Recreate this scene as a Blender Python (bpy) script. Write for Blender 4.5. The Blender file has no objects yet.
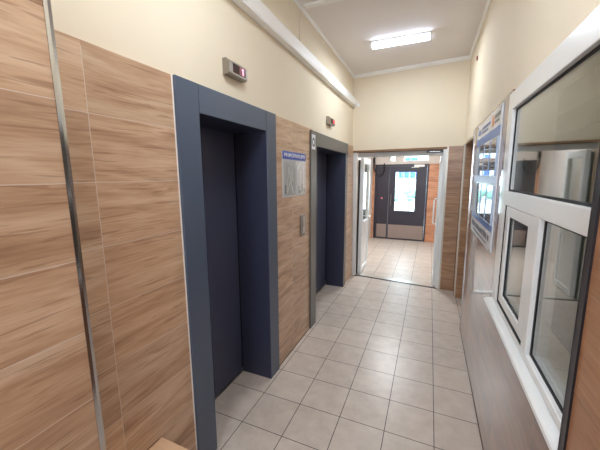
import bpy, bmesh, math, random
from mathutils import Vector, Matrix
random.seed(7)
S = bpy.context.scene
COL = S.collection
ORG = {}

# ------------------------------------------------------------------ helpers
def lean_right(v):          # the right wall is slightly out of plumb
    return Vector((v.x - 0.0125 * v.z, v.y, v.z))

def lean_far(v):            # the far wall is slightly skewed and out of plumb
    return Vector((v.x - 0.013 * v.z * max(0, min(1, (v.x + 1.24) / 1.3)), v.y - 0.062 * v.z - 0.105 * (v.x + 1.24), v.z))

class MB:
    def __init__(s):
        s.bm = bmesh.new()
    def _take(s, b, m):
        off = len(s.bm.verts)
        b.verts.index_update()
        vs = [s.bm.verts.new(v.co) for v in b.verts]
        for f in b.faces:
            try:
                nf = s.bm.faces.new([vs[v.index] for v in f.verts])
                nf.material_index = m
                nf.smooth = f.smooth
            except ValueError:
                pass
        b.free()
    def box(s, x0, x1, y0, y1, z0, z1, b=0.0, m=0, seg=2):
        t = bmesh.new()
        bmesh.ops.create_cube(t, size=1)
        for v in t.verts:
            v.co = Vector(((x0 + x1) / 2 + v.co.x * (x1 - x0), (y0 + y1) / 2 + v.co.y * (y1 - y0), (z0 + z1) / 2 + v.co.z * (z1 - z0)))
        if b > 0:
            bmesh.ops.bevel(t, geom=t.edges[:], offset=b, segments=seg, affect='EDGES', profile=0.5)
        s._take(t, m)
        return s
    def prism(s, pts, axis, a0, a1, m=0):
        # pts: 2D outline; axis: extrusion axis ('x','y','z')
        def mk(p, a):
            if axis == 'x': return Vector((a, p[0], p[1]))
            if axis == 'y': return Vector((p[0], a, p[1]))
            return Vector((p[0], p[1], a))
        t = bmesh.new()
        A = [t.verts.new(mk(p, a0)) for p in pts]
        B = [t.verts.new(mk(p, a1)) for p in pts]
        t.faces.new(A); t.faces.new(B[::-1])
        n = len(pts)
        for i in range(n):
            t.faces.new([A[i], B[i], B[(i + 1) % n], A[(i + 1) % n]])
        bmesh.ops.recalc_face_normals(t, faces=t.faces[:])
        s._take(t, m)
        return s
    def tube(s, path, r, n=10, m=0):
        t = bmesh.new()
        P = [Vector(p) for p in path]
        rings = []
        for i, p in enumerate(P):
            d = (P[min(i + 1, len(P) - 1)] - P[max(i - 1, 0)]).normalized()
            up = Vector((0, 0, 1)) if abs(d.z) < .9 else Vector((1, 0, 0))
            u = d.cross(up).normalized(); w = d.cross(u).normalized()
            rings.append([t.verts.new(p + r * (math.cos(2 * math.pi * k / n) * u + math.sin(2 * math.pi * k / n) * w)) for k in range(n)])
        for a, b in zip(rings, rings[1:]):
            for k in range(n):
                f = t.faces.new([a[k], a[(k + 1) % n], b[(k + 1) % n], b[k]]); f.smooth = True
        t.faces.new(rings[0]); t.faces.new(rings[-1][::-1])
        bmesh.ops.recalc_face_normals(t, faces=t.faces[:])
        s._take(t, m)
        return s
    def blob(s, c, r, sc=(1, 1, 1), jit=0.0, sub=2, m=0):
        t = bmesh.new()
        bmesh.ops.create_icosphere(t, subdivisions=sub, radius=r)
        for v in t.verts:
            k = 1 + random.uniform(-jit, jit)
            v.co = Vector((c[0] + v.co.x * sc[0] * k, c[1] + v.co.y * sc[1] * k, c[2] + v.co.z * sc[2] * k))
        for f in t.faces: f.smooth = True
        s._take(t, m)
        return s
    def build(s, name, mats, parent=None, lean=None, loc=None):
        if lean:
            for v in s.bm.verts: v.co = lean(v.co)
        org = Vector((0, 0, 0))
        if parent is not None: org = ORG[parent.name]
        elif loc == 'base':
            xs = [v.co.x for v in s.bm.verts]; ys = [v.co.y for v in s.bm.verts]; zs = [v.co.z for v in s.bm.verts]
            org = Vector(((min(xs) + max(xs)) / 2, (min(ys) + max(ys)) / 2, min(zs)))
        for v in s.bm.verts: v.co -= org
        bmesh.ops.recalc_face_normals(s.bm, faces=s.bm.faces[:])
        me = bpy.data.meshes.new(name)
        s.bm.to_mesh(me); s.bm.free()
        for m in (mats if isinstance(mats, (list, tuple)) else [mats]): me.materials.append(m)
        o = bpy.data.objects.new(name, me); COL.objects.link(o)
        if parent is not None:
            o.parent = parent; ORG[o.name] = org
        else:
            o.location = org; ORG[o.name] = org
        return o

def tag(o, label=None, cat=None, group=None, kind=None):
    if label: o['label'] = label
    if cat: o['category'] = cat
    if group: o['group'] = group
    if kind: o['kind'] = kind
    return o

def thing(name, label, cat, loc, group=None, kind=None):
    o = bpy.data.objects.new(name, None); COL.objects.link(o)
    o.empty_display_size = 0.05
    o.location = loc; ORG[o.name] = Vector(loc)
    return tag(o, label, cat, group, kind)

def shift_copy(root, delta, label, prep=None):
    c = root.copy(); COL.objects.link(c); c.location = root.location + Vector(delta); c['label'] = label
    for ch in list(root.children):
        d = ch.copy(); COL.objects.link(d); d.parent = c
        for g in ch.children:
            e = g.copy(); COL.objects.link(e); e.parent = d
    return c

def lettering(text, name, mat, parent, M, height, width=None, lean=None, depth=0.001):
    """flat extruded letters; M maps the text plane (x right, y up, z out) to the place"""
    cu = bpy.data.curves.new(name, 'FONT'); cu.body = text; cu.size = 1; cu.offset = .008; cu.extrude = 0.0
    cu.align_x = 'CENTER'; cu.align_y = 'CENTER'
    t = bpy.data.objects.new(name + '_curve', cu); COL.objects.link(t)
    bpy.context.view_layer.update()
    me = bpy.data.meshes.new_from_object(t.evaluated_get(bpy.context.evaluated_depsgraph_get()))
    bpy.data.objects.remove(t); bpy.data.curves.remove(cu)
    xs = [v.co.x for v in me.vertices]; ys = [v.co.y for v in me.vertices]
    w, h = max(xs) - min(xs), max(ys) - min(ys)
    cx, cy = (max(xs) + min(xs)) / 2, (max(ys) + min(ys)) / 2
    bm = bmesh.new(); bm.from_mesh(me); bpy.data.meshes.remove(me)
    sy = height / h; sx = (width / w) if width else sy
    ret = bmesh.ops.extrude_face_region(bm, geom=bm.faces[:])
    up = set(g for g in ret['geom'] if isinstance(g, bmesh.types.BMVert))
    for v in bm.verts:
        v.co = M @ Vector(((v.co.x - cx) * sx, (v.co.y - cy) * sy, depth if v in up else 0))
    mb = MB(); mb.bm.free(); mb.bm = bm
    return mb.build(name, mat, parent, lean)

# ------------------------------------------------------------------ materials
def new_mat(name):
    m = bpy.data.materials.new(name); m.use_nodes = True
    nt = m.node_tree; nt.nodes.clear()
    out = nt.nodes.new('ShaderNodeOutputMaterial')
    b = nt.nodes.new('ShaderNodeBsdfPrincipled')
    nt.links.new(b.outputs[0], out.inputs[0])
    return m, nt, b, out

def N(nt, t, **k):
    n = nt.nodes.new(t)
    for a, v in k.items(): setattr(n, a, v)
    return n

def math_node(nt, op, a, b=None, c=None):
    n = N(nt, 'ShaderNodeMath', operation=op)
    for i, x in enumerate((a, b, c)):
        if x is None: continue
        if isinstance(x, (int, float)): n.inputs[i].default_value = x
        else: nt.links.new(x, n.inputs[i])
    return n.outputs[0]

def rgb(h):
    h = h.lstrip('#')
    c = [int(h[i:i + 2], 16) / 255 for i in (0, 2, 4)]
    return tuple((x / 12.92 if x <= .04045 else ((x + .055) / 1.055) ** 2.4) for x in c) + (1,)

def plain(name, col, rough=.5, metal=0.0, noise=0.05, nscale=12, bump=0.0, bscale=200, spec=.5, coat=0.0, stretch=(1, 1, 1)):
    m, nt, b, out = new_mat(name)
    c = rgb(col) if isinstance(col, str) else col
    tc = N(nt, 'ShaderNodeTexCoord')
    mp = N(nt, 'ShaderNodeMapping'); mp.inputs['Scale'].default_value = stretch
    nt.links.new(tc.outputs['Object'], mp.inputs[0])
    nz = N(nt, 'ShaderNodeTexNoise'); nz.inputs['Scale'].default_value = nscale; nz.inputs['Detail'].default_value = 4
    nt.links.new(mp.outputs[0], nz.inputs['Vector'])
    mx = N(nt, 'ShaderNodeMix', data_type='RGBA')
    nt.links.new(nz.outputs['Fac'], mx.inputs[0])
    mx.inputs[6].default_value = tuple(min(1, x * (1 - noise)) for x in c[:3]) + (1,)
    mx.inputs[7].default_value = tuple(min(1, x * (1 + noise)) for x in c[:3]) + (1,)
    nt.links.new(mx.outputs[2], b.inputs['Base Color'])
    b.inputs['Roughness'].default_value = rough
    b.inputs['Metallic'].default_value = metal
    b.inputs['Specular IOR Level'].default_value = spec
    b.inputs['Coat Weight'].default_value = coat
    if bump:
        n2 = N(nt, 'ShaderNodeTexNoise'); n2.inputs['Scale'].default_value = bscale; n2.inputs['Detail'].default_value = 3
        nt.links.new(mp.outputs[0], n2.inputs['Vector'])
        bp = N(nt, 'ShaderNodeBump'); bp.inputs['Strength'].default_value = bump; bp.inputs['Distance'].default_value = .002
        nt.links.new(n2.outputs['Fac'], bp.inputs['Height']); nt.links.new(bp.outputs[0], b.inputs['Normal'])
    return m

def emit(name, col, strength):
    m, nt, b, out = new_mat(name)
    c = rgb(col)
    nz = N(nt, 'ShaderNodeTexNoise'); nz.inputs['Scale'].default_value = 3
    b.inputs['Base Color'].default_value = c
    b.inputs['Emission Color'].default_value = c
    b.inputs['Emission Strength'].default_value = strength
    b.inputs['Roughness'].default_value = .3
    return m

def wood_tile(name, axis, s0, sw, z0, zh, rough=.3, dark='#957257', mid='#c3a183', light='#dbc3a8', grout='#d6c8ba', spec=.5, coat=0.0):
    """glazed wood look wall tiles in a straight grid; runs along world axis, grain horizontal"""
    m, nt, b, out = new_mat(name)
    g = N(nt, 'ShaderNodeNewGeometry'); sp = N(nt, 'ShaderNodeSeparateXYZ')
    nt.links.new(g.outputs['Position'], sp.inputs[0])
    s = sp.outputs[axis]; t = sp.outputs[2]
    u = math_node(nt, 'DIVIDE', math_node(nt, 'SUBTRACT', s, s0), sw)
    v = math_node(nt, 'DIVIDE', math_node(nt, 'SUBTRACT', t, z0), zh)
    fu, fv = math_node(nt, 'FLOOR', u), math_node(nt, 'FLOOR', v)
    ru, rv = math_node(nt, 'FRACT', u), math_node(nt, 'FRACT', v)
    eu = math_node(nt, 'MULTIPLY', math_node(nt, 'MINIMUM', ru, math_node(nt, 'SUBTRACT', 1.0, ru)), sw)
    ev = math_node(nt, 'MULTIPLY', math_node(nt, 'MINIMUM', rv, math_node(nt, 'SUBTRACT', 1.0, rv)), zh)
    edge = math_node(nt, 'MINIMUM', eu, ev)
    gm = math_node(nt, 'MULTIPLY', math_node(nt, 'LESS_THAN', edge, 0.0013), math_node(nt, 'LESS_THAN', t, 2.09))
    cid = N(nt, 'ShaderNodeCombineXYZ'); nt.links.new(fu, cid.inputs[0]); nt.links.new(fv, cid.inputs[1])
    wn = N(nt, 'ShaderNodeTexWhiteNoise', noise_dimensions='3D'); nt.links.new(cid.outputs[0], wn.inputs[0])
    rnd = wn.outputs['Value']
    def grain(ks, kt, detail, dist, seed):
        cb = N(nt, 'ShaderNodeCombineXYZ')
        nt.links.new(math_node(nt, 'ADD', math_node(nt, 'MULTIPLY', s, ks), math_node(nt, 'MULTIPLY', rnd, 37.0 + seed)), cb.inputs[0])
        nt.links.new(math_node(nt, 'MULTIPLY', t, kt), cb.inputs[1])
        nt.links.new(math_node(nt, 'MULTIPLY', rnd, 91.0 + seed), cb.inputs[2])
        nz = N(nt, 'ShaderNodeTexNoise'); nz.inputs['Scale'].default_value = 1; nz.inputs['Detail'].default_value = detail
        nz.inputs['Distortion'].default_value = dist
        nt.links.new(cb.outputs[0], nz.inputs['Vector'])
        return nz.outputs['Fac']
    broad = grain(1.9, 12.0, 6, .9, 0.0)
    fine = grain(9.0, 150.0, 3, .4, 3.0)
    streak = grain(4.5, 75.0, 4, .6, 11.0)
    cr = N(nt, 'ShaderNodeValToRGB'); e = cr.color_ramp.elements
    e[0].position = .27; e[0].color = rgb(dark); e[1].position = .72; e[1].color = rgb(light)
    k = e.new(.5); k.color = rgb(mid)
    nt.links.new(math_node(nt, 'ADD', math_node(nt, 'MULTIPLY', broad, .72), math_node(nt, 'MULTIPLY', fine, .28)), cr.inputs[0])
    # dark pores / knots streaks
    sm = N(nt, 'ShaderNodeMapRange'); sm.inputs[1].default_value = .585; sm.inputs[2].default_value = .65
    nt.links.new(streak, sm.inputs[0])
    mx = N(nt, 'ShaderNodeMix', data_type='RGBA'); nt.links.new(math_node(nt, 'MULTIPLY', sm.outputs[0], .42), mx.inputs[0])
    nt.links.new(cr.outputs[0], mx.inputs[6]); mx.inputs[7].default_value = rgb('#7c5238')
    # tile to tile tone
    hv = N(nt, 'ShaderNodeHueSaturation'); nt.links.new(math_node(nt, 'ADD', math_node(nt, 'MULTIPLY', rnd, .16), .92), hv.inputs['Value'])
    nt.links.new(mx.outputs[2], hv.inputs['Color'])
    mg = N(nt, 'ShaderNodeMix', data_type='RGBA'); nt.links.new(gm, mg.inputs[0])
    nt.links.new(hv.outputs[0], mg.inputs[6]); mg.inputs[7].default_value = rgb(grout)
    nt.links.new(mg.outputs[2], b.inputs['Base Color'])
    b.inputs['Roughness'].default_value = rough
    b.inputs['Specular IOR Level'].default_value = spec
    b.inputs['Coat Weight'].default_value = coat; b.inputs['Coat IOR'].default_value = 1.55; b.inputs['Coat Roughness'].default_value = .03
    bp = N(nt, 'ShaderNodeBump'); bp.inputs['Strength'].default_value = .25; bp.inputs['Distance'].default_value = .002
    nt.links.new(math_node(nt, 'MULTIPLY', math_node(nt, 'MINIMUM', edge, .003), 330.0), bp.inputs['Height'])
    nt.links.new(bp.outputs[0], b.inputs['Normal'])
    return m

def floor_tile(name, T=.30):
    m, nt, b, out = new_mat(name)
    g = N(nt, 'ShaderNodeNewGeometry'); sp = N(nt, 'ShaderNodeSeparateXYZ')
    nt.links.new(g.outputs['Position'], sp.inputs[0])
    u = math_node(nt, 'DIVIDE', sp.outputs[0], T); v = math_node(nt, 'DIVIDE', sp.outputs[1], T)
    fu, fv = math_node(nt, 'FLOOR', u), math_node(nt, 'FLOOR', v)
    ru, rv = math_node(nt, 'FRACT', u), math_node(nt, 'FRACT', v)
    edge = math_node(nt, 'MULTIPLY', math_node(nt, 'MINIMUM', math_node(nt, 'MINIMUM', ru, math_node(nt, 'SUBTRACT', 1.0, ru)),
                     math_node(nt, 'MINIMUM', rv, math_node(nt, 'SUBTRACT', 1.0, rv))), T)
    mr = N(nt, 'ShaderNodeMapRange'); mr.inputs[1].default_value = .0018; mr.inputs[2].default_value = .0030
    mr.inputs[3].default_value = 1; mr.inputs[4].default_value = 0
    nt.links.new(edge, mr.inputs[0])
    cid = N(nt, 'ShaderNodeCombineXYZ'); nt.links.new(fu, cid.inputs[0]); nt.links.new(fv, cid.inputs[1])
    wn = N(nt, 'ShaderNodeTexWhiteNoise', noise_dimensions='3D'); nt.links.new(cid.outputs[0], wn.inputs[0])
    nz = N(nt, 'ShaderNodeTexNoise'); nz.inputs['Scale'].default_value = 9; nz.inputs['Detail'].default_value = 6; nz.inputs['Roughness'].default_value = .65
    nt.links.new(g.outputs['Position'], nz.inputs['Vector'])
    cr = N(nt, 'ShaderNodeValToRGB'); e = cr.color_ramp.elements
    e[0].position = .3; e[0].color = rgb('#b8aa9e'); e[1].position = .7; e[1].color = rgb('#cbbfb3')
    nt.links.new(nz.outputs['Fac'], cr.inputs[0])
    hv = N(nt, 'ShaderNodeHueSaturation'); nt.links.new(math_node(nt, 'ADD', math_node(nt, 'MULTIPLY', wn.outputs['Value'], .08), .96), hv.inputs['Value'])
    nt.links.new(cr.outputs[0], hv.inputs['Color'])
    # scattered dark chips and specks
    vo = N(nt, 'ShaderNodeTexVoronoi'); vo.inputs['Scale'].default_value = 1.7
    nt.links.new(g.outputs['Position'], vo.inputs['Vector'])
    chip = math_node(nt, 'LESS_THAN', vo.outputs['Distance'], .011)
    mxg = math_node(nt, 'MAXIMUM', mr.outputs[0], chip)
    mg = N(nt, 'ShaderNodeMix', data_type='RGBA'); nt.links.new(mxg, mg.inputs[0])
    nt.links.new(hv.outputs[0], mg.inputs[6]); mg.inputs[7].default_value = rgb('#2b2420')
    nt.links.new(mg.outputs[2], b.inputs['Base Color'])
    rr = N(nt, 'ShaderNodeMapRange'); rr.inputs[3].default_value = .26; rr.inputs[4].default_value = .40
    nt.links.new(nz.outputs['Fac'], rr.inputs[0]); nt.links.new(rr.outputs[0], b.inputs['Roughness'])
    bp = N(nt, 'ShaderNodeBump'); bp.inputs['Strength'].default_value = .3; bp.inputs['Distance'].default_value = .002
    nt.links.new(math_node(nt, 'SUBTRACT', 1.0, mr.outputs[0]), bp.inputs['Height']); nt.links.new(bp.outputs[0], b.inputs['Normal'])
    return m

def glass(name, tint='#f2f6f5', gain=1.6):
    m = bpy.data.materials.new(name); m.use_nodes = True
    nt = m.node_tree; nt.nodes.clear()
    out = N(nt, 'ShaderNodeOutputMaterial')
    tr = N(nt, 'ShaderNodeBsdfTransparent'); tr.inputs[0].default_value = rgb(tint)
    gl = N(nt, 'ShaderNodeBsdfGlossy'); gl.inputs['Roughness'].default_value = .015
    # Schlick reflectance, the same from either side of the thin pane
    ge = N(nt, 'ShaderNodeNewGeometry'); dt = N(nt, 'ShaderNodeVectorMath', operation='DOT_PRODUCT')
    nt.links.new(ge.outputs['Normal'], dt.inputs[0]); nt.links.new(ge.outputs['Incoming'], dt.inputs[1])
    inv = math_node(nt, 'SUBTRACT', 1.0, math_node(nt, 'ABSOLUTE', dt.outputs['Value']))
    fres = math_node(nt, 'ADD', math_node(nt, 'MULTIPLY', math_node(nt, 'POWER', inv, 5.0), .96), .04)
    mx = N(nt, 'ShaderNodeMixShader')
    nt.links.new(math_node(nt, 'MINIMUM', math_node(nt, 'MULTIPLY', fres, gain), 1.0), mx.inputs[0])
    nt.links.new(tr.outputs[0], mx.inputs[1]); nt.links.new(gl.outputs[0], mx.inputs[2])
    nt.links.new(mx.outputs[0], out.inputs[0])
    return m

Z0, ZH = -.0585, .2415
M = {}
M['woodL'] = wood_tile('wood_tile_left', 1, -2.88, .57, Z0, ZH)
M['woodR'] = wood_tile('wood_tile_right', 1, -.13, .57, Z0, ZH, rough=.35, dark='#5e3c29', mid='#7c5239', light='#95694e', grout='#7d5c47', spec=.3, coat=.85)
M['woodX'] = wood_tile('wood_tile_far_shaded', 0, .275, .57, Z0 + .004, ZH, rough=.28, dark='#7c573d', mid='#a27c5e', light='#bf9b7b', grout='#a8947f')  # same tile as the hall, the far end's shade put into darker colours
M['woodV'] = wood_tile('wood_tile_vestibule', 0, -.17, .57, Z0, ZH, rough=.3, dark='#955f42', mid='#bf8460', light='#d19c77')
M['woodP'] = wood_tile('wood_tile_right_pier', 1, -2.75, .57, Z0, ZH, rough=.3, dark='#80593f', mid='#a07556', light='#b48a69', grout='#a88a70', spec=.3)
M['floor'] = floor_tile('floor_tile')
M['cream'] = plain('cream_plaster', '#e6dac3', .8, noise=.02, nscale=6, bump=.25, bscale=260)
M['ceil'] = plain('ceiling_paint', '#e6e0dd', .85, noise=.015, nscale=3)
M['white'] = plain('white_paint', '#f0efec', .5, noise=.015)
M['upvc'] = plain('white_upvc', '#e4e6e6', .28, noise=.012, nscale=4, coat=.2)
M['gasket'] = plain('black_rubber', '#16161a', .6)
M['blue'] = plain('blue_grey_metal', '#4d596c', .34, noise=.06, nscale=90, bump=.08, bscale=500)
M['door'] = plain('dark_blue_door_metal', '#484c62', .36, noise=.10, nscale=140, bump=.1, bscale=420)
M['reveal'] = plain('dark_blue_reveal_metal', '#34374b', .38, noise=.08, nscale=120, bump=.08, bscale=420)
M['grey'] = plain('grey_metal', '#5f5d5a', .32, noise=.05, nscale=90, bump=.06, bscale=500)
M['steel'] = plain('brushed_steel', '#b4b0aa', .28, metal=1.0, noise=.05, nscale=60, stretch=(1, 1, .05))
M['bronze'] = plain('satin_indicator_metal', '#9a938a', .35, metal=.85, noise=.06, nscale=50)
M['chrome'] = plain('polished_trim', '#c4c4c4', .16, metal=1.0, noise=.03)
M['darktrim'] = plain('dark_anodised_trim', '#2e2a30', .3, metal=.5, noise=.05)
M['alum'] = plain('light_aluminium_trim', '#c9c2b6', .32, metal=.6, noise=.04)
M['lamp'] = emit('lamp_diffuser', '#dde8ff', 9.5)
M['red'] = emit('display_red_glow', '#5a0318', .25)
M['disp'] = plain('display_dark_window', '#2a0a12', .15, noise=.02)
M['digit'] = emit('display_digit', '#ff9ab4', 1.6)
M['digit2'] = emit('display_digit_far', '#ff2a3e', 3.5)
M['glass'] = glass('window_glass', gain=1.7)
M['plastic'] = glass('clear_plastic', '#f8f8f8', 1.0)
M['signblue'] = plain('sign_blue', '#2f4fae', .3, noise=.02)
M['boardblue'] = plain('board_blue', '#4f7cc4', .3, noise=.02)
M['ink'] = plain('print_blue_ink', '#46639c', .4, noise=.05)
M['inkdark'] = plain('print_dark_ink', '#3a4050', .4, noise=.05)
M['orange'] = plain('print_orange_ink', '#d98a4c', .4, noise=.05)
M['signgrey'] = plain('sign_back_grey', '#c9c9c8', .35, noise=.03)
M['paper'] = plain('paper_white', '#e6e7ea', .6, noise=.03)
M['paperlight'] = plain('lettering_highlight_white', '#f4f4f4', .5, noise=.02)
M['boardwhite'] = plain('board_white_plastic', '#dfe3ea', .22, noise=.015)
M['purple'] = plain('dark_purple_grey_paint', '#2e2934', .36, noise=.06, nscale=40)
M['kick'] = plain('brown_kick_laminate', '#8d7c74', .4, noise=.12, nscale=14, stretch=(1, 1, 6))
M['beige'] = plain('beige_panel', '#d8c6b0', .5, noise=.03)
M['roomgreen'] = plain('pale_green_wall_paint', '#c3c7b6', .7, noise=.03)
M['roomtan'] = plain('tan_wall_paint', '#d0bc9c', .8, noise=.04)
M['bench'] = plain('pale_wood_board', '#cda987', .45, noise=.12, nscale=5, stretch=(1, 8, 8))
M['blackcable'] = plain('black_cable', '#141416', .45)
M['soil'] = plain('pavement', '#b9b9b4', .9, noise=.08)
M['facade'] = plain('pale_facade', '#d9dde0', .8, noise=.04)
M['facadeblue'] = plain('blue_balcony_panel', '#2f62b4', .5, noise=.05)
M['leaf'] = plain('hedge_green', '#7aa898', .8, noise=.4, nscale=6)
M['fence'] = plain('fence_paint', '#8f8fa8', .5, noise=.05)
M['grime'] = plain('grimy_joint', '#4a3a30', .8, noise=.3, nscale=30)
M['dark'] = plain('dark_shaft', '#1c1c20', .9)
M['wallpale'] = plain('pale_wall_paint', '#d9cfc6', .6, noise=.02)
M['redplastic'] = plain('red_plastic', '#8e1712', .4)

L = -1.24
RW = .275
CZ = 3.10
st = dict(kind='structure')

# ------------------------------------------------------------------ setting: floor, ceiling, shell
o = MB().box(-1.9, 1.65, -6.6, 4.62, -.1, 0).build('floor', M['floor'])
tag(o, 'floor of square greige tiles with dark joints', 'floor', **st)
o = MB().box(-1.9, 2.7, -6.6, 1.4, CZ, CZ + .15).build('ceiling', M['ceil'])
tag(o, 'plain off-white ceiling of the lift hall', 'ceiling', **st)
o = MB().box(-1.9, 2.7, 1.4, 4.6, 2.62, 2.8).build('ceiling', M['wallpale'])
tag(o, 'low pale ceiling of the entrance vestibule', 'ceiling', **st)

# left wall body, with the two lift openings
w = MB()
P1a, P1b, P1t = -2.40, -1.57, 2.04
P2a, P2b, P2t = -.67, .66, 2.03
bx0, bx1 = -1.45, -1.252
w.box(bx0, bx1, -6.6, P1a, 0, CZ)
w.box(bx0, bx1, P1a, P1b, P1t, CZ)
w.box(bx0, bx1, P1b, P2a, 0, CZ)
w.box(bx0, bx1, P2a, P2b, P2t, CZ)
w.box(bx0, bx1, P2b, 1.5, 0, CZ)
wl = w.build('wall_left', M['cream'])
tag(wl, 'left wall of the hall, cream plaster above wood look tiles', 'wall', **st)
t = MB()
t.box(-1.252, L, -3.06, P1a, 0, 2.11)
t.box(-1.252, L, P1b, P2a, 0, 2.11)
t.box(-1.252, L, P2b, 1.5, 0, 2.095)
t.build('tile_cladding', M['woodL'], wl)
wp = MB().box(-1.252, -1.145, -6.6, -3.04, 0, CZ).build('wall_left', M['cream'])
tag(wp, 'nearer jutting part of the left wall edged by a metal strip', 'wall', **st)
MB().box(-1.145, -1.135, -6.6, -3.035, 0, 2.30).build('tile_cladding', M['woodL'], wp)
o = MB().prism([(-1.1465, -3.038), (-1.1325, -3.038), (-1.1315, -3.028), (-1.135, -3.017), (-1.1465, -3.017)], 'z', 0, 2.30).build('trim_1', M['chrome'])
tag(o, 'tall polished metal corner strip on the near left tiles', 'trim', **st)
# lift shafts behind the doors
o = MB().box(-1.9, -1.56, -2.75, 1.0, 0, CZ).build('wall_shaft', M['dark'])
tag(o, 'dark shaft wall behind the lift doors', 'wall', **st)

# right wall (window from -2.735 to -1.56, opening from -.13 to .82)
OA, OB, OH = -.13, .82, 2.035
WA, WB, WZ0, WZ1 = -2.735, -1.62, .93, 2.07
w = MB()
def rbox(mb, y0, y1, z0, z1, x0=RW + .012, x1=RW + .20): mb.box(x0, x1, y0, y1, z0, z1)
rbox(w, -6.6, WA - .005, 0, CZ + .05)
rbox(w, WA - .005, WB, 0, WZ0 - .02)
rbox(w, WA - .005, WB, WZ1, CZ + .05)
rbox(w, WB, OA, 0, CZ + .05)
rbox(w, OA, OB, OH, CZ + .05)
rbox(w, OB, 1.4, 0, CZ + .05)
wr = w.build('wall_right', M['cream'], None, lean_right)
tag(wr, 'right wall of the hall, cream plaster above glossy wood look tiles', 'wall', **st)
t = MB()
t.box(RW, RW + .012, WA, WB, 0, WZ0 - .022)
t.box(RW, RW + .012, WB, OA, 0, 2.10)
t.box(RW, RW + .012, OB, 1.4, 0, 2.04)
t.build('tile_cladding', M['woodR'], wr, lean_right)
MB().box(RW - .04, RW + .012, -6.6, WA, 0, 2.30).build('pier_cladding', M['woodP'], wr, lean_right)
# jamb tiles inside the side opening
M['woodJ'] = M['woodX']
t = MB(); t.box(RW + .006, 1.6, OB - .012, OB, 0, OH); t.build('opening_jamb', M['woodJ'], wr, lean_right)
t = MB(); t.box(RW + .012, 1.6, OA, OB - .012, OH - .006, OH + .02); t.build('opening_soffit', plain('brown_soffit', '#8a684c', .5, noise=.1, stretch=(1, 6, 1)), wr, lean_right)
o = MB().box(RW - .045, RW - .036, WA - .022, WA + .004, 0, 2.30).box(RW - .045, RW + .01, WA - .002, WA + .006, 0, 2.30).build('trim_2', M['darktrim'], None, lean_right)
tag(o, 'dark metal corner strip beside the near side of the window', 'trim', **st)
o = MB().box(RW - .006, RW + .012, OA - .016, OA + .004, 0, OH + .05).build('trim_3', M['chrome'], None, lean_right)
tag(o, 'bright metal corner strip at the end of the glossy right wall', 'trim', **st)
o = MB().box(RW - .004, RW + .014, OB - .018, OB + .002, 0, OH).build('trim_4', M['alum'], None, lean_right)
tag(o, 'pale metal corner strip on the brown jamb of the side opening', 'trim', **st)
o = MB().box(RW - .003, RW + .01, WA, OA, 0, .008).build('baseboard_right', M['grime'], None, lean_right)
tag(o, 'dark grimy joint line along the foot of the right wall', 'base joint', **st)
o = MB().box(-1.25, L + .003, P1b + .08, P2a - .09, 0, .006).build('baseboard_left', M['grime'])
tag(o, 'dark grimy joint line at the wall foot between the lifts', 'base joint', **st)
# side passage
w = MB()
w.box(RW + .2, 1.65, OA - .12, OA, 0, CZ); w.box(1.6, 1.7, OA, OB, 0, CZ); w.box(RW + .2, 1.7, OB, OB + .12, 0, CZ); w.box(RW + .2, 1.6, OA, OB, OH + .03, OH + .2)
o = w.build('wall_passage', M['cream']); tag(o, 'side passage walls beyond the opening in the right wall', 'wall', **st)

# porter's room behind the window
w = MB()
w.box(2.45, 2.6, -6.6, OA - .13, 0, CZ)
w.box(RW + .22, 2.45, OA - .24, OA - .13, 0, CZ)
w.box(RW + .22, 2.45, -4.7, -4.6, 0, CZ)
w.box(RW + .22, 2.45, -4.6, OA - .24, -.08, 0.0)
ro = w.build('wall_office', M['roomgreen'])
tag(ro, 'dim pale green room wall seen through the right window', 'wall', **st)
MB().box(RW + .22, .80, -4.6, OA - .24, 1.97, 2.4).build('lowered_soffit', M['roomtan'], ro)

# far wall: plaster above, lintel edge, tiled pillar right of the opening
FY, FD = 1.22, .16
FH = 2.03
w = MB()
w.box(L - .05, RW + .1, FY + .008, FY + FD, FH, CZ + .02)
w.box(.10, RW + .1, FY + .008, FY + FD, 0, FH)
wf = w.build('wall_far', M['cream'], None, lean_far)
tag(wf, 'cream far wall above the way through to the entrance', 'wall', **st)
t = MB()
t.box(.105, RW + .05, FY, FY + .008, 0, FH + .004)
t.build('pillar_cladding', M['woodX'], wf, lean_far)
t = MB(); t.box(L - .02, .105, FY - .002, FY + FD - .02, FH - .028, FH)
t.build('lintel_cladding', plain('brown_lintel_tile', '#8a6849', .45, noise=.15, nscale=5, stretch=(1, 6, 6)), wf, lean_far)
o = MB().box(.088, .108, FY - .006, FY + .05, 0, FH).build('trim_5', M['alum'], None, lean_far)
tag(o, 'pale metal corner strip on the left edge of the brown far pillar', 'trim', **st)

# back wall of the hall with a daylight window (behind the photographer)
w = MB()
w.box(-1.9, -.95, -6.6, -6.45, 0, CZ); w.box(.05, 2.7, -6.6, -6.45, 0, CZ); w.box(-.95, .05, -6.6, -6.45, 0, .85); w.box(-.95, .05, -6.6, -6.45, 2.25, CZ)
o = w.build('wall_back', M['cream']); tag(o, 'cream wall closing the hall behind the viewer', 'wall', **st)

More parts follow.
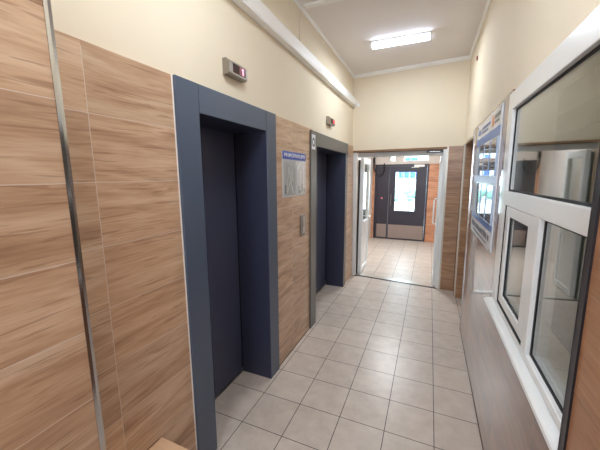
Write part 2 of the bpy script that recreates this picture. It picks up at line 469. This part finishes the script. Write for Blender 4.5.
# vestibule shell
w = MB()
w.box(-1.75, -1.5, 1.4, 4.6, 0, 2.75)
wv = w.build('wall_left', M['wallpale']); tag(wv, 'pale left wall of the entrance vestibule', 'wall', **st)
w = MB(); w.box(.12, .4, 1.4, 4.6, 0, 2.75)
wv = w.build('wall_right', M['wallpale']); tag(wv, 'pale right wall of the entrance vestibule', 'wall', **st)
w = MB()
DY = 4.45
w.box(-1.5, -1.44, DY, DY + .2, 0, 1.90); w.box(-.16, .12, DY, DY + .2, 0, 1.90); w.box(-1.5, .12, DY, DY + .2, 1.932, 2.0)
w.box(-1.5, -1.09, DY, DY + .2, 2.0, 2.22); w.box(-.94, -.76, DY, DY + .2, 2.0, 2.22); w.box(-.17, .12, DY, DY + .2, 2.0, 2.22)
w.box(-1.5, .12, DY, DY + .2, 2.22, 2.75)
wv = w.build('wall_front', M['wallpale']); tag(wv, 'end wall of the vestibule around the dark street door', 'wall', **st)
t = MB(); t.box(-.155, .12, DY - .012, DY, 0, 1.93); t.box(-1.5, -1.45, DY - .012, DY, 0, 1.93)
t.build('tile_cladding', M['woodV'], wv)
MB().box(-.17, -.155, DY - .016, DY, 0, 1.93).build('edge_trim', M['white'], wv)
for i, (a, c) in enumerate(((-1.09, -.94), (-.76, -.17))):
    wnd = thing('window_%d' % (i + 2), ['small square transom pane above the dark door', 'wide transom pane above the dark door'][i], 'window', ((a + c) / 2, DY + .08, 2.0), None, 'structure')
    MB().box(a, c, DY + .06, DY + .10, 2.0, 2.02).box(a, c, DY + .06, DY + .10, 2.20, 2.22).box(a, a + .02, DY + .06, DY + .10, 2.02, 2.2).box(c - .02, c, DY + .06, DY + .10, 2.02, 2.2).build('window_frame', M['white'], wnd)
    MB().box(a + .02, c - .02, DY + .078, DY + .084, 2.02, 2.2).build('pane', M['glass'], wnd)

# outer shell closing the building against the sky
w = MB()
w.box(-2.1, -1.9, -6.8, 4.65, -.1, 3.4); w.box(2.7, 2.9, -6.8, 4.65, -.1, 3.4); w.box(-2.1, 2.9, -6.8, 4.65, 3.25, 3.4)
w.box(-1.9, -1.45, 4.45, 4.65, 0, 3.3); w.box(.1, 2.7, 4.45, 4.65, 0, 3.3); w.box(-1.9, 2.7, 4.5, 4.65, 2.7, 3.3)
w.box(-1.9, 2.7, 1.38, 1.6, 2.8, 3.3)
w.box(1.65, 2.7, -6.8, 4.65, -.1, -.02)
o = w.build('wall_outer', M['facade']); tag(o, 'outer shell of the building around the hall', 'wall', **st)

# ------------------------------------------------------------------ cornices
def cornice_y(x, y0, y1, sgn, name, label, lean=None, z=CZ):
    c = MB().prism([(x, z - .022), (x + sgn * .006, z - .022), (x + sgn * .022, z - .006), (x + sgn * .022, z), (x, z)], 'y', y0, y1)
    tag(c.build(name, M['white'], None, lean), label, 'cornice', **st)
cornice_y(-1.252, -6.4, 1.07, 1, 'trim_6', 'white cornice along the top of the left wall')
cornice_y(.287, -6.4, .93, -1, 'trim_7', 'white cornice along the top of the right wall', lean_right)
c = MB().prism([(FY + .008, CZ - .04), (FY, CZ - .04), (FY - .026, CZ - .012), (FY - .026, CZ), (FY + .008, CZ)], 'x', -1.252, RW + .01)
tag(c.build('trim_8', M['white'], None, lean_far), 'white cornice along the top of the far wall', 'cornice', **st)
tag(MB().box(-1.21, .24, -.985, -.93, CZ - .018, CZ, .004).build('trim_9', M['white']), 'white strip crossing the ceiling above the left wall seam', 'trim', **st)
tag(MB().box(-1.252, -1.246, -.973, -.957, 2.765, 3.055).build('trim_10', M['cream']), 'thin vertical seam strip between duct and cornice', 'trim', **st)
o = MB().box(-1.19, .06, 1.205, 1.245, .0, .006, .002).build('trim_11', M['darktrim'], None, lambda v: Vector((v.x, v.y - .105 * (v.x + 1.24), v.z)))
tag(o, 'dark threshold strip across the way to the vestibule', 'trim', **st)
o = MB().box(-1.19, .06, 1.245, 1.36, .0, .005).build('trim_12', M['alum'], None, lambda v: Vector((v.x, v.y - .105 * (v.x + 1.24), v.z)))
tag(o, 'pale threshold plate just behind the dark threshold strip', 'trim', **st)

# ------------------------------------------------------------------ lifts
def elevator(y0, y1, in0, in1, top, itop, mat, matin, doormat, seam, label):
    xf, xb = -1.224, -1.50
    e = thing('elevator_door', label, 'elevator', (L, (y0 + y1) / 2, 0))
    def jamb(a, b, ina, sgn):
        # face plate and the return running back to the doors
        j = MB().box(xf - .016, xf, min(a, b), max(a, b), 0, top, .003)
        j.box(xb, xf - .004, min(ina, ina - sgn * .018), max(ina, ina - sgn * .018), 0, itop + .02, 0, 1)
        return j
    jamb(y0, in0 - .002, in0, 1).build('jamb', [mat, matin], e)
    jamb(in1 + .002, y1, in1, -1).build('jamb', [mat, matin], e)
    h = MB().box(xf - .016, xf - .001, in0 + .001, in1 - .001, itop, top, .003)
    h.box(xb, xf - .004, in0, in1, itop, itop + .018, 0, 1)
    h.build('header', [mat, matin], e)
    for a, b, nm in ((in0, seam - .007, 0), (seam + .007, in1, 1)):
        d = MB().box(xb - .03, xb - (.004 if nm == 0 else .008), a, b, .012, itop + .015, .003)
        d.build('door_panel', doormat, e)
    MB().box(xb - .05, xb + .004, in0, in1, 0, .010, .002).build('sill', M['steel'], e)
    MB().box(xb - .055, xb - .033, in0 - .05, in1 + .05, .0, itop + .05).build('backing', M['dark'], e)
    return e
e1 = elevator(-2.482, -1.493, -2.329, -1.64, 2.112, 1.97, M['blue'], M['reveal'], M['door'], -2.005, 'nearer lift entrance with wide blue-grey metal casing')
e2 = elevator(-.75, .715, -.585, .605, 2.098, 1.955, M['grey'], M['reveal'], M['door'], .40, 'farther lift entrance with grey casing and a round emblem sticker')
# white caulk line on the outer left side of the near casing
MB().box(-1.2405, -1.236, -2.489, -2.484, 0, 2.112).build('sealant_line', M['white'], e1)
# emblem sticker on the far casing
sx = -1.224
stk = MB().box(sx, sx + .001, -.735, -.635, 1.915, 2.06).build('emblem_sticker', M['paper'], e2)
b = MB()
ring = []
for k in range(24):
    a0, a1 = 2 * math.pi * k / 24, 2 * math.pi * (k + 1) / 24
    c0 = [(-.685 + r * math.cos(a), 1.985 + r * 1.1 * math.sin(a)) for r, a in ((.024, a0), (.040, a0), (.040, a1), (.024, a1))]
    b.prism(c0, 'x', sx + .001, sx + .002)
b.build('emblem_ring', M['inkdark'], stk)

# floor indicators
def indicator(cy, cz, w, h, d, digit_mat, label):
    x0 = -1.252
    t = thing('floor_indicator', label, 'indicator', (x0, cy, cz - h / 2), 'floor indicators over the lifts')
    hb = MB().prism([(x0, cz - h / 2), (x0 + d - .008, cz - h / 2), (x0 + d, cz - h / 2 + .008), (x0 + d, cz + h / 2 - .02), (x0 + d - .02, cz + h / 2), (x0, cz + h / 2)], 'y', cy - w / 2, cy + w / 2)
    hb.build('housing', M['bronze'], t)
    xs = x0 + d
    MB().box(xs - .002, xs + .0015, cy - w * .30, cy + w * .40, cz - h * .32, cz + h * .26, .0005).build('display', M['disp'], t)
    MB().box(xs + .0015, xs + .002, cy + w * .04, cy + w * .36, cz - h * .29, cz + h * .23).build('lit_field', M['red'], t)
    g = MB(); c = cy + w * .20; s = h * .42
    zc = cz - h * .03
    g.box(xs + .002, xs + .003, c + .002, c + .011, zc - s / 2, zc + s / 2)
    g.box(xs + .002, xs + .003, c - .006, c + .002, zc + s / 2 - .009, zc + s / 2 - .003)
    g.build('digit', digit_mat, t)
    return t
indicator(-1.995, 2.272, .185, .086, .046, M['digit'], 'metal floor indicator showing 1 over the nearer lift')
indicator(-.11, 2.277, .19, .086, .046, M['digit2'], 'small metal floor indicator with red light over the farther lift')

# information board between the lifts
t = thing('information_sign', 'blue and grey information board with clear pockets between the lifts', 'sign', (-1.24, -1.12, 1.47))
MB().box(-1.24, -1.234, -1.372, -.873, 1.472, 1.858, .002).build('back_panel', M['signgrey'], t)
hd = MB().box(-1.234, -1.2325, -1.370, -.875, 1.79, 1.856).build('header_strip', M['signblue'], t)
Mx = Matrix(((0, 0, 1, -1.2325), (1, 0, 0, -1.1225), (0, 1, 0, 1.823), (0, 0, 0, 1)))
lettering('ИНФОРМАЦИЯ', 'lettering', M['paperlight'], hd, Mx, .040, .44)
for a, b2 in ((-1.355, -1.132), (-1.113, -.89)):
    pk = MB().box(-1.2318, -1.2305, a, b2, 1.488, 1.775).build('pocket', M['plastic'], t)
    MB().box(-1.2338, -1.2325, a + .008, b2 - .008, 1.492, 1.76).build('sheet', M['signgrey'], pk)
# glare highlights painted as white strokes on the sheets, then dark printed figures
b = MB()
for (ya, za, yb, zb, wd) in ((-1.30, 1.52, -1.25, 1.73, .016), (-1.25, 1.73, -1.22, 1.62, .016), (-1.22, 1.62, -1.16, 1.50, .02), (-1.23, 1.60, -1.29, 1.50, .02), (-1.02, 1.52, -1.0, 1.70, .016), (-.93, 1.55, -.94, 1.74, .012), (-1.06, 1.71, -1.02, 1.76, .018), (-1.14, 1.72, -1.10, 1.77, .018)):
    dx, dz = yb - ya, zb - za; l = math.hypot(dx, dz); nx, nz = -dz / l * wd / 2, dx / l * wd / 2
    b.prism([(ya + nx, za + nz), (yb + nx, zb + nz), (yb - nx, zb - nz), (ya - nx, za - nz)], 'x', -1.2325, -1.2320)
b.build('pale_highlight', M['paperlight'], t)
b = MB()
for (ya, yb, za, zb) in ((-1.33, -1.305, 1.50, 1.575), (-1.05, -1.0, 1.495, 1.56), (-.975, -.955, 1.50, 1.58), (-.925, -.90, 1.50, 1.53), (-1.20, -1.175, 1.545, 1.60)):
    MB().box(-1.2325, -1.2321, ya, yb, za, zb).build('printed_figure', M['inkdark'], t)

# call button panel
t = thing('call_panel', 'narrow steel lift call button plate on the tiles between lifts', 'button panel', (-1.24, -.948, 1.075))
MB().box(-1.24, -1.222, -1.0, -.895, 1.075, 1.282, .006).build('face_plate', M['bronze'], t)
MB().box(-1.222, -1.2195, -.968, -.928, 1.098, 1.262, .0008).build('inset_strip', M['steel'], t)
bt = MB().tube([(-1.224, -.948, 1.185), (-1.214, -.948, 1.185)], .013, 18).build('button', M['chrome'], t)
MB().tube([(-1.224, -.948, 1.095), (-1.219, -.948, 1.095)], .008, 12).build('keyhole', M['gasket'], t)

# cable duct, top left
t = thing('cable_duct', 'long white cable duct running along the upper left wall', 'cable duct', (-1.252, -2.7, 2.66))
MB().box(-1.252, -1.195, -3.035, 1.085, 2.66, 2.765, .004).build('duct_body', M['white'], t)
MB().box(-1.195, -1.1925, -3.035, 1.085, 2.672, 2.753).build('duct_cover', M['white'], t)
MB().box(-1.252, -1.10, 1.052, 1.086, 2.665, 2.76, .004).build('duct_corner', M['white'], t)

# bench end lower left
t = thing('bench', 'pale wooden bench end jutting from the left wall at the bottom edge', 'bench', (-1.08, -2.86, 0))
MB().box(-1.236, -.92, -3.01, -2.705, .385, .415, .003).build('seat', M['bench'], t)
for yy in (-2.985, -2.75):
    for xx in (-1.22, -.95):
        MB().box(xx - .0, xx + .03, yy - .015, yy + .015, 0, .385).build('leg', M['bench'], t)

# ------------------------------------------------------------------ ceiling lamps
M['lampdim'] = emit('added_lamp_diffuser', '#f2f0e8', 9.0)
def lamp(x, y, label, mat=M['lamp']):
    t = thing('ceiling_lamp', label, 'lamp', (x, y, CZ), 'fluorescent ceiling lamps')
    MB().box(x - .30, x + .30, y - .034, y + .034, CZ - .018, CZ, .003).build('base_tray', M['white'], t)
    MB().box(x - .29, x + .29, y - .030, y + .030, CZ - .068, CZ - .018, .012).build('diffuser', mat, t)
    for sg in (-1, 1):
        MB().box(x + sg * .2965 - .0065, x + sg * .2965 + .0065, y - .034, y + .034, CZ - .072, CZ - .018, .003).build('end_cap', M['white'], t)
    return t
l1 = lamp(-.505, .005, 'lit white batten lamp on the ceiling')
shift_copy(l1, (0, -2.6, 0), 'added unseen batten lamp on the ceiling above the near lift')  # added out of view to even out the hall light
shift_copy(l1, (0, -5.0, 0), 'added unseen batten lamp on the ceiling behind the viewer')  # another added batten, out of view, lighting the hall from behind
lamp(1.5, -2.6, 'added unseen batten lamp in the room behind the right window', M['lampdim'])  # added out of view to brighten the room behind the glass
bpy.context.view_layer.update()

# ------------------------------------------------------------------ right hand window
wn = thing('window_1', 'white plastic hatch window with sliding lower sash in the right wall', 'window', (RW, -2.15, .93), None, 'structure')
xf, xg = RW - .012, RW + .010        # frame front and glass plane
xb = RW + .06
ya, yb = WA + .006, -1.615
yi0, yi1 = ya + .05, yb - .090
f = MB()
f.box(xf, xb, yi1, yb, .945, 2.075, .003)            # far stile
f.box(xf, xb, ya, yi0, .945, 2.075, .003)            # near stile
f.box(xf, xb, yi0, yi1, 1.985, 2.075, .003)          # head
f.box(xf, xb, yi0, yi1, .945, .975, .003)            # bottom rail
f.box(xf, xb, yi0, yi1, 1.500, 1.572, .003)          # transom
f.box(xf, xb, -2.285, -2.225, .975, 1.500, .003)     # mullion
f.build('window_frame', M['upvc'], wn, lean_right)
g = MB()
for (a, b2, z0, z1) in ((yi0, yi1, 1.572, 1.985), (yi0, -2.285, .975, 1.500)):
    k = .009
    g.box(xg - .006, xg, a, b2, z0, z0 + k); g.box(xg - .006, xg, a, b2, z1 - k, z1)
    g.box(xg - .006, xg, a, a + k, z0, z1); g.box(xg - .006, xg, b2 - k, b2, z0, z1)
g.build('gasket', M['gasket'], wn, lean_right)
MB().box(xg - .003, xg + .003, yi0, yi1, 1.572, 1.985).build('pane', M['glass'], wn, lean_right)
MB().box(xg - .003, xg + .003, yi0, -2.285, .975, 1.500).build('pane', M['glass'], wn, lean_right)
sa, sb, sz0, sz1 = -2.222, -1.768, .990, 1.4995
MB().box(xf + .002, xb, sb + .012, yi1, .975, 1.500, .003).build('sash_stop', M['upvc'], wn, lean_right)
f = MB()
f.box(xf + .002, xb - .01, sb - .052, sb, sz0, sz1, .003); f.box(xf + .002, xb - .01, sa, sa + .07, sz0, sz1, .003)
f.box(xf + .002, xb - .01, sa + .07, sb - .052, sz1 - .05, sz1, .003); f.box(xf + .002, xb - .01, sa + .07, sb - .052, sz0, sz0 + .045, .003)
sash = f.build('sash', M['upvc'], wn, lean_right)
a, b2, z0, z1 = sa + .07, sb - .052, sz0 + .045, sz1 - .05
MB().box(xg - .006, xg, a, b2, z0, z1).build('pane', M['glass'], sash, lean_right)
g = MB(); k = .008
g.box(xg - .012, xg - .006, a, b2, z0, z0 + k).box(xg - .012, xg - .006, a, b2, z1 - k, z1).box(xg - .012, xg - .006, a, a + k, z0, z1).box(xg - .012, xg - .006, b2 - k, b2, z0, z1)
g.build('gasket', M['gasket'], sash, lean_right)
g = MB(); g.box(xf - .0005, xg, sb, sb + .0115, .975, 1.4995).box(xf + .0, xg, -2.2255, sb, .9755, .990)
g.build('sash_gap', M['gasket'], wn, lean_right)
MB().prism([(RW + .05, .918), (RW - .044, .918), (RW - .048, .924), (RW - .046, .934), (RW - .036, .940), (RW + .05, .946)], 'y', ya, yb + .01).build('sill', M['upvc'], wn, lean_right)

# ------------------------------------------------------------------ notice board on the right wall
t = thing('notice_board', 'white and blue notice board with rows of clear pockets on the right wall', 'notice board', (RW - .015, -.95, 1.15))
by0, by1 = -1.43, -.43
xb0, xb1 = RW - .009, RW
MB().box(xb0, xb1, by0, by1, 1.165, 2.075, .002).build('back_panel', M['boardwhite'], t, lean_right)
xp = xb0
MB().box(xp - .0012, xp, by0 + .005, by1 - .005, 1.895, 1.955).build('blue_band', M['boardblue'], t, lean_right)
MB().box(xp - .0012, xp, by0 + .005, by1 - .005, 1.295, 1.335).build('blue_band', M['boardblue'], t, lean_right)
MB().box(xp - .0012, xp, by0 + .005, by1 - .005, 1.60, 1.645).build('title_strip', plain('pale_blue_strip', '#b9cdec', .3, noise=.02), t, lean_right)
n = 4
pw = (by1 - by0 - .03) / n
for r, (z0, z1) in enumerate(((1.655, 1.885), (1.345, 1.59))):
    for k in range(n):
        a = by0 + .015 + k * pw + .012; b2 = a + pw - .024
        pk = MB().box(xp - .008, xp - .006, a, b2, z0, z1).build('pocket', M['plastic'], t, lean_right)
        MB().box(xp - .0045, xp - .0005, a + .012, b2 - .012, z0 + .006, z1 - .012).build('sheet', M['paper'], pk, lean_right)
        e = MB(); e.box(xp - .010, xp, a - .007, a, z0, z1); e.box(xp - .010, xp, b2, b2 + .007, z0, z1); e.box(xp - .010, xp, a - .007, b2 + .007, z0 - .006, z0)
        e.build('pocket_edge', plain('pocket_edge_blue', '#a9bad6', .25, noise=.02) if k == 0 and r == 0 else bpy.data.materials['pocket_edge_blue'], pk, lean_right)
        q = MB()
        for j in range(7):
            zz = z1 - .04 - j * .024
            q.box(xp - .0052, xp - .0045, a + .022, b2 - .022 - random.random() * .06, zz, zz + .007)
        q.build('print', M['inkdark'], pk, lean_right)
# header print and footer print (illegible at this distance)
q = MB()
for (a, b2, z0, z1) in ((-.50, -.62, 1.985, 2.025), (-.70, -1.05, 2.01, 2.03), (-.70, -.98, 1.98, 1.997)):
    q.box(xp - .0012, xp, b2, a, z0, z1)
q.build('header_print', M['ink'], t, lean_right)
MB().box(xp - .0012, xp, -1.19, -1.13, 1.975, 2.045).build('logo', M['orange'], t, lean_right)
q = MB()
for (a, b2, z0, z1) in ((-1.40, -1.22, 2.015, 2.04), (-1.37, -1.22, 1.985, 2.0)):
    q.box(xp - .0012, xp, a, b2, z0, z1)
q.build('logo_print', M['inkdark'], t, lean_right)
y = -.50
while y > -1.34:
    wd = random.uniform(.04, .09); hh = random.choice((.028, .036, .044))
    MB().box(xp - .0012, xp, y - wd, y, 1.225, 1.225 + hh).build('printed_word', M['inkdark'], t, lean_right); y -= wd + random.choice((.014, .014, .035))
y = -.60
while y > -1.25:
    wd = random.uniform(.06, .12); MB().box(xp - .0012, xp, y - wd, y, 1.19, 1.202).build('printed_word', M['inkdark'], t, lean_right); y -= wd + .02
for (yy, zz) in ((by0 + .03, 2.06), (by1 - .03, 2.06), (by0 + .03, 1.18), (by1 - .03, 1.18)):
    MB().tube([(xp, yy, zz), (xp - .006, yy, zz)], .008, 12).build('screw_cap', M['steel'], t, lean_right)

# little red fitting high on the right wall
o = MB().box(RW + .0, RW + .013, .175, .195, 2.825, 2.865, .003).build('wall_plug', M['redplastic'], None, lean_right, 'base')
tag(o, 'tiny dark red plug high on the cream right wall', 'wall plug')

# ------------------------------------------------------------------ way to the vestibule: white plastic double door
d = thing('door_1', 'white plastic double door standing open to the vestibule', 'door', (-.55, 1.26, 0), None, 'structure')
f = MB()
f.box(-1.24, -1.185, FY + .004, FY + .075, 0, FH - .03, .004); f.box(.045, .10, FY + .004, FY + .075, 0, FH - .03, .004)
f.box(-1.185, .045, FY + .10, FY + .155, FH - .10, FH - .03, .004)
f.build('door_frame', M['upvc'], d, lean_far)
def leaf(x0, x1, y0, y1, nm, handle_side):
    f = MB(); zt = FH - .10; s = .085
    f.box(x0, x1, y0, y0 + s, .012, zt, .004); f.box(x0, x1, y1 - s, y1, .012, zt, .004)
    f.box(x0, x1, y0 + s, y1 - s, .012, .012 + s, .004); f.box(x0, x1, y0 + s, y1 - s, zt - s, zt, .004); f.box(x0, x1, y0 + s, y1 - s, .80, .80 + s, .004)
    xm = (x0 + x1) / 2
    lf = f.build('door_leaf', M['upvc'], d)
    MB().box(xm - .012, xm + .012, y0 + s, y1 - s, .012 + s, .80).build('panel', M['upvc'], lf)
    MB().box(xm - .003, xm + .003, y0 + s, y1 - s, .80 + s, zt - s).build('pane', M['glass'], lf)
    return lf
lf = leaf(-1.166, -1.112, 1.30, 1.90, 'left', 1)
MB().box(-1.195, -1.166, 1.29, 1.31, 0.0, 1.9).build('hinge_gap', M['gasket'], lf)
MB().tube([(-1.113, 1.84, .93), (-1.083, 1.84, .93), (-1.073, 1.83, .93), (-1.073, 1.73, .93)], .010).build('handle', M['white'], lf)
lf2 = leaf(.0, .055, 1.16, 1.76, 'right', -1)
MB().tube([(.0, 1.68, .88), (-.035, 1.68, .88), (-.04, 1.68, .90), (-.04, 1.68, 1.26), (-.035, 1.68, 1.28), (.0, 1.68, 1.28)], .012).build('handle', M['upvc'], lf2)
cl = MB().box(-.19, .02, 1.04, 1.075, 1.965, 2.005, .004).build('closer_body', M['grey'], d)
MB().tube([(-.10, 1.03, 1.995), (-.10, 1.03, 1.955), ], .008).box(-.15, -.02, 1.02, 1.035, 1.972, 1.982).build('closer_arm', M['steel'], cl)

# ------------------------------------------------------------------ street door
d = thing('door_2', 'dark purple-grey metal street door with a bright window and brown kick plates', 'door', (-.8, DY, 0), None, 'structure')
f = MB()
f.box(-1.44, -1.38, DY - .02, DY + .08, 0, 1.93, .004); f.box(-.195, -.155, DY - .02, DY + .08, 0, 1.93, .004); f.box(-1.38, -.195, DY - .02, DY + .08, 1.885, 1.93, .004); f.box(-1.5, .12, DY + .02, DY + .1, 1.89, 1.94)
f.box(-1.38, -.195, DY + .0, DY + .08, 0, .005)
f.build('door_frame', M['purple'], d)
ly0, ly1 = DY - .01, DY + .05
a = MB().box(-1.378, -1.085, ly0, ly1, .006, 1.883, .004).build('door_leaf', M['purple'], d)
f = MB()
f.box(-1.08, -.93, ly0, ly1, .006, 1.883); f.box(-.44, -.197, ly0, ly1, .006, 1.883); f.box(-.93, -.44, ly0, ly1, .006, .755); f.box(-.93, -.44, ly0, ly1, 1.74, 1.883)
b2 = f.build('door_leaf', M['purple'], d)
MB().box(-.93, -.44, DY + .015, DY + .021, .755, 1.74).build('pane', M['glass'], b2)
f = MB(); k = .018
f.box(-.948, -.93 + .004, ly0 - .008, ly0, .737, 1.758).box(-.444, -.422, ly0 - .008, ly0, .737, 1.758).box(-.93, -.44, ly0 - .008, ly0, .737, .759).box(-.93, -.44, ly0 - .008, ly0, 1.736, 1.758)
f.build('glazing_bead', M['purple'], b2)
MB().box(-1.36, -1.11, ly0 - .004, ly0, .045, .395, .001).build('kick_plate', M['kick'], a)
MB().box(-1.06, -.215, ly0 - .004, ly0, .04, .39, .001).build('kick_plate', M['kick'], b2)
MB().tube([(-1.02, ly0, .90), (-1.02, ly0 - .05, .91), (-1.02, ly0 - .05, 1.15), (-1.02, ly0, 1.16)], .011).build('handle', M['grey'], b2)
cl = MB().box(-.50, -.26, ly0 - .05, ly0, 1.86, 1.915, .004).build('door_closer', M['white'], b2)
MB().box(-.56, -.38, ly0 - .03, ly0 - .018, 1.842, 1.855).build('closer_arm', M['white'], cl)
bt = MB().box(-1.265, -1.235, ly0 - .012, ly0, 1.05, 1.09, .003).build('exit_button', M['steel'], a)
MB().box(-1.258, -1.242, ly0 - .015, ly0 - .012, 1.07, 1.084).build('button_light', M['digit2'], bt)
pts = [(-1.481, 2.08), (-1.475, 1.95), (-1.465, 1.86), (-1.44, 1.77), (-1.39, 1.69), (-1.32, 1.645), (-1.265, 1.665), (-1.225, 1.74), (-1.208, 1.84), (-1.212, 1.93)]
o = MB().tube([(x, 4.39, z) for x, z in pts] + [(-1.218, 4.43, 1.95)], .016, 8).build('cable_loop', M['blackcable'], None, None, 'base')
tag(o, 'black cable loop hanging beside the top left of the dark door', 'cable')

# ------------------------------------------------------------------ outside the street door
o = MB().box(-30, 30, 4.66, 60, -.25, -.12).build('ground_street', M['soil'])
tag(o, 'bright pavement outside the street door', 'ground', **st)
t = thing('apartment_building', 'pale building with blue door panels far beyond the street door window', 'building', (-2, 34, -.12))
MB().box(-16, 14, 33, 44, -.12, 14).build('facade', M['facade'], t)
for x, wd in ((-4.75, .5), (-3.2, .55), (-2.55, .55), (-1.85, .7)):
    MB().box(x - wd / 2, x + wd / 2, 32.9, 33.0, 1.35, 3.6).build('door_panel', M['facadeblue'], t)
for i, (x, y, s) in enumerate(((-4.2, 19, .75), (-2.6, 18.6, .65), (-1.15, 19, .75), (.15, 18.6, .7))):
    b = MB()
    for k in range(9):
        b.blob((x + random.uniform(-.7, .7) * s, y + random.uniform(-.4, .4), -.1 + random.uniform(.25, 1.05) * s), .36 * s, (1, 1, .85), .12)
    o = b.build('bush', M['leaf'], None, None, 'base')
    tag(o, ['far left', 'second from the left', 'third from the left', 'rightmost'][i] + ' green bush seen through the street door window', 'bush', 'bushes outside')
t = thing('fence', 'low metal railing outside the street door', 'fence', (-1.0, 9.5, -.12))
MB().box(-3.0, 1.0, 9.48, 9.52, .70, .74).build('rail', M['fence'], t)
for k in range(14):
    x = -2.95 + k * .3
    MB().box(x - .012, x + .012, 9.485, 9.515, -.12, .70).build('post', M['fence'], t)

# ------------------------------------------------------------------ light
wd = bpy.data.worlds.new('sky'); S.world = wd; wd.use_nodes = True
nt = wd.node_tree; nt.nodes.clear()
out = N(nt, 'ShaderNodeOutputWorld'); bg = N(nt, 'ShaderNodeBackground')
bg.inputs[0].default_value = (.74, .87, 1.0, 1); bg.inputs[1].default_value = 9.0
nt.links.new(bg.outputs[0], out.inputs[0])

def area(name, loc, rot, sx, sy, power, col=(1, 1, 1), portal=False):
    la = bpy.data.lights.new(name, 'AREA'); la.shape = 'RECTANGLE'; la.size = sx; la.size_y = sy; la.energy = power; la.color = col
    if portal: la.cycles.is_portal = True
    o = bpy.data.objects.new(name, la); COL.objects.link(o); o.location = loc; o.rotation_euler = rot
    return o
H = math.pi / 2
area('door_portal', (-.685, DY + .24, 1.25), (-H, 0, 0), .60, 1.1, 1, portal=True)
area('transom_portal', (-.63, DY + .24, 2.11), (-H, 0, 0), 1.0, .3, 1, portal=True)
area('back_window_portal', (-.45, -6.62, 1.55), (H, 0, 0), 1.05, 1.45, 1, portal=True)
# lamps: area lights below the seen batten, the added battens and added vestibule fitting
area('lamp_tube', (-.505, .005, CZ - .075), (0, 0, 0), .56, .05, 12, (.84, .92, 1.0))
area('lamp_tube', (-.505, -2.595, CZ - .075), (0, 0, 0), .56, .05, 12, (.84, .92, 1.0))
area('lamp_tube', (-.505, -4.995, CZ - .075), (0, 0, 0), .56, .05, 22, (.84, .92, 1.0))
vl = thing('vestibule_added_lamp', 'added unseen round lamp on the vestibule ceiling', 'lamp', (-.7, 2.6, 2.62))  # added fitting, out of view, to brighten the vestibule
MB().tube([(-.7, 2.6, 2.62), (-.7, 2.6, 2.60)], .17, 24).build('base_plate', M['white'], vl)
MB().blob((-.7, 2.6, 2.60), .15, (1, 1, .45), 0, 3).build('shade', emit('vestibule_added_glow', '#eef3ff', 4.0), vl)
area('vestibule_added_light', (-.7, 2.6, 2.51), (0, 0, 0), .25, .25, 40, (.90, .95, 1.0))

# ------------------------------------------------------------------ camera
T = .30
yaw, pit, rol = -.405, -.1631, -.0025
cy, sy, cp, sp = math.cos(yaw), math.sin(yaw), math.cos(pit), math.sin(pit)
fwd = Vector((sy * cp, cy * cp, sp)); rgt = Vector((cy, -sy, 0)); upv = rgt.cross(fwd)
c, s_ = math.cos(rol), math.sin(rol)
X = c * rgt + s_ * upv; Y = -s_ * rgt + c * upv; Zc = -fwd
cam = bpy.data.cameras.new('camera'); co = bpy.data.objects.new('camera', cam); COL.objects.link(co)
cam.sensor_fit = 'HORIZONTAL'; cam.sensor_width = 36; cam.lens = 18.0; cam.clip_start = .02; cam.clip_end = 200
mw = Matrix(((X.x, Y.x, Zc.x, -.4171 * T), (X.y, Y.y, Zc.y, -11.9988 * T), (X.z, Y.z, Zc.z, 5.5141 * T), (0, 0, 0, 1)))
co.matrix_world = mw
S.camera = co

vs = S.view_settings
S.display_settings.display_device = 'sRGB'
vs.view_transform = 'Standard'; vs.look = 'None'; vs.gamma = 1.0; vs.use_curve_mapping = False
vs.exposure = 0.45
S.cycles.max_bounces = 10; S.cycles.diffuse_bounces = 6; S.cycles.glossy_bounces = 5; S.cycles.transparent_max_bounces = 12
S.cycles.sample_clamp_indirect = 6.0
S.cycles.use_denoising = True
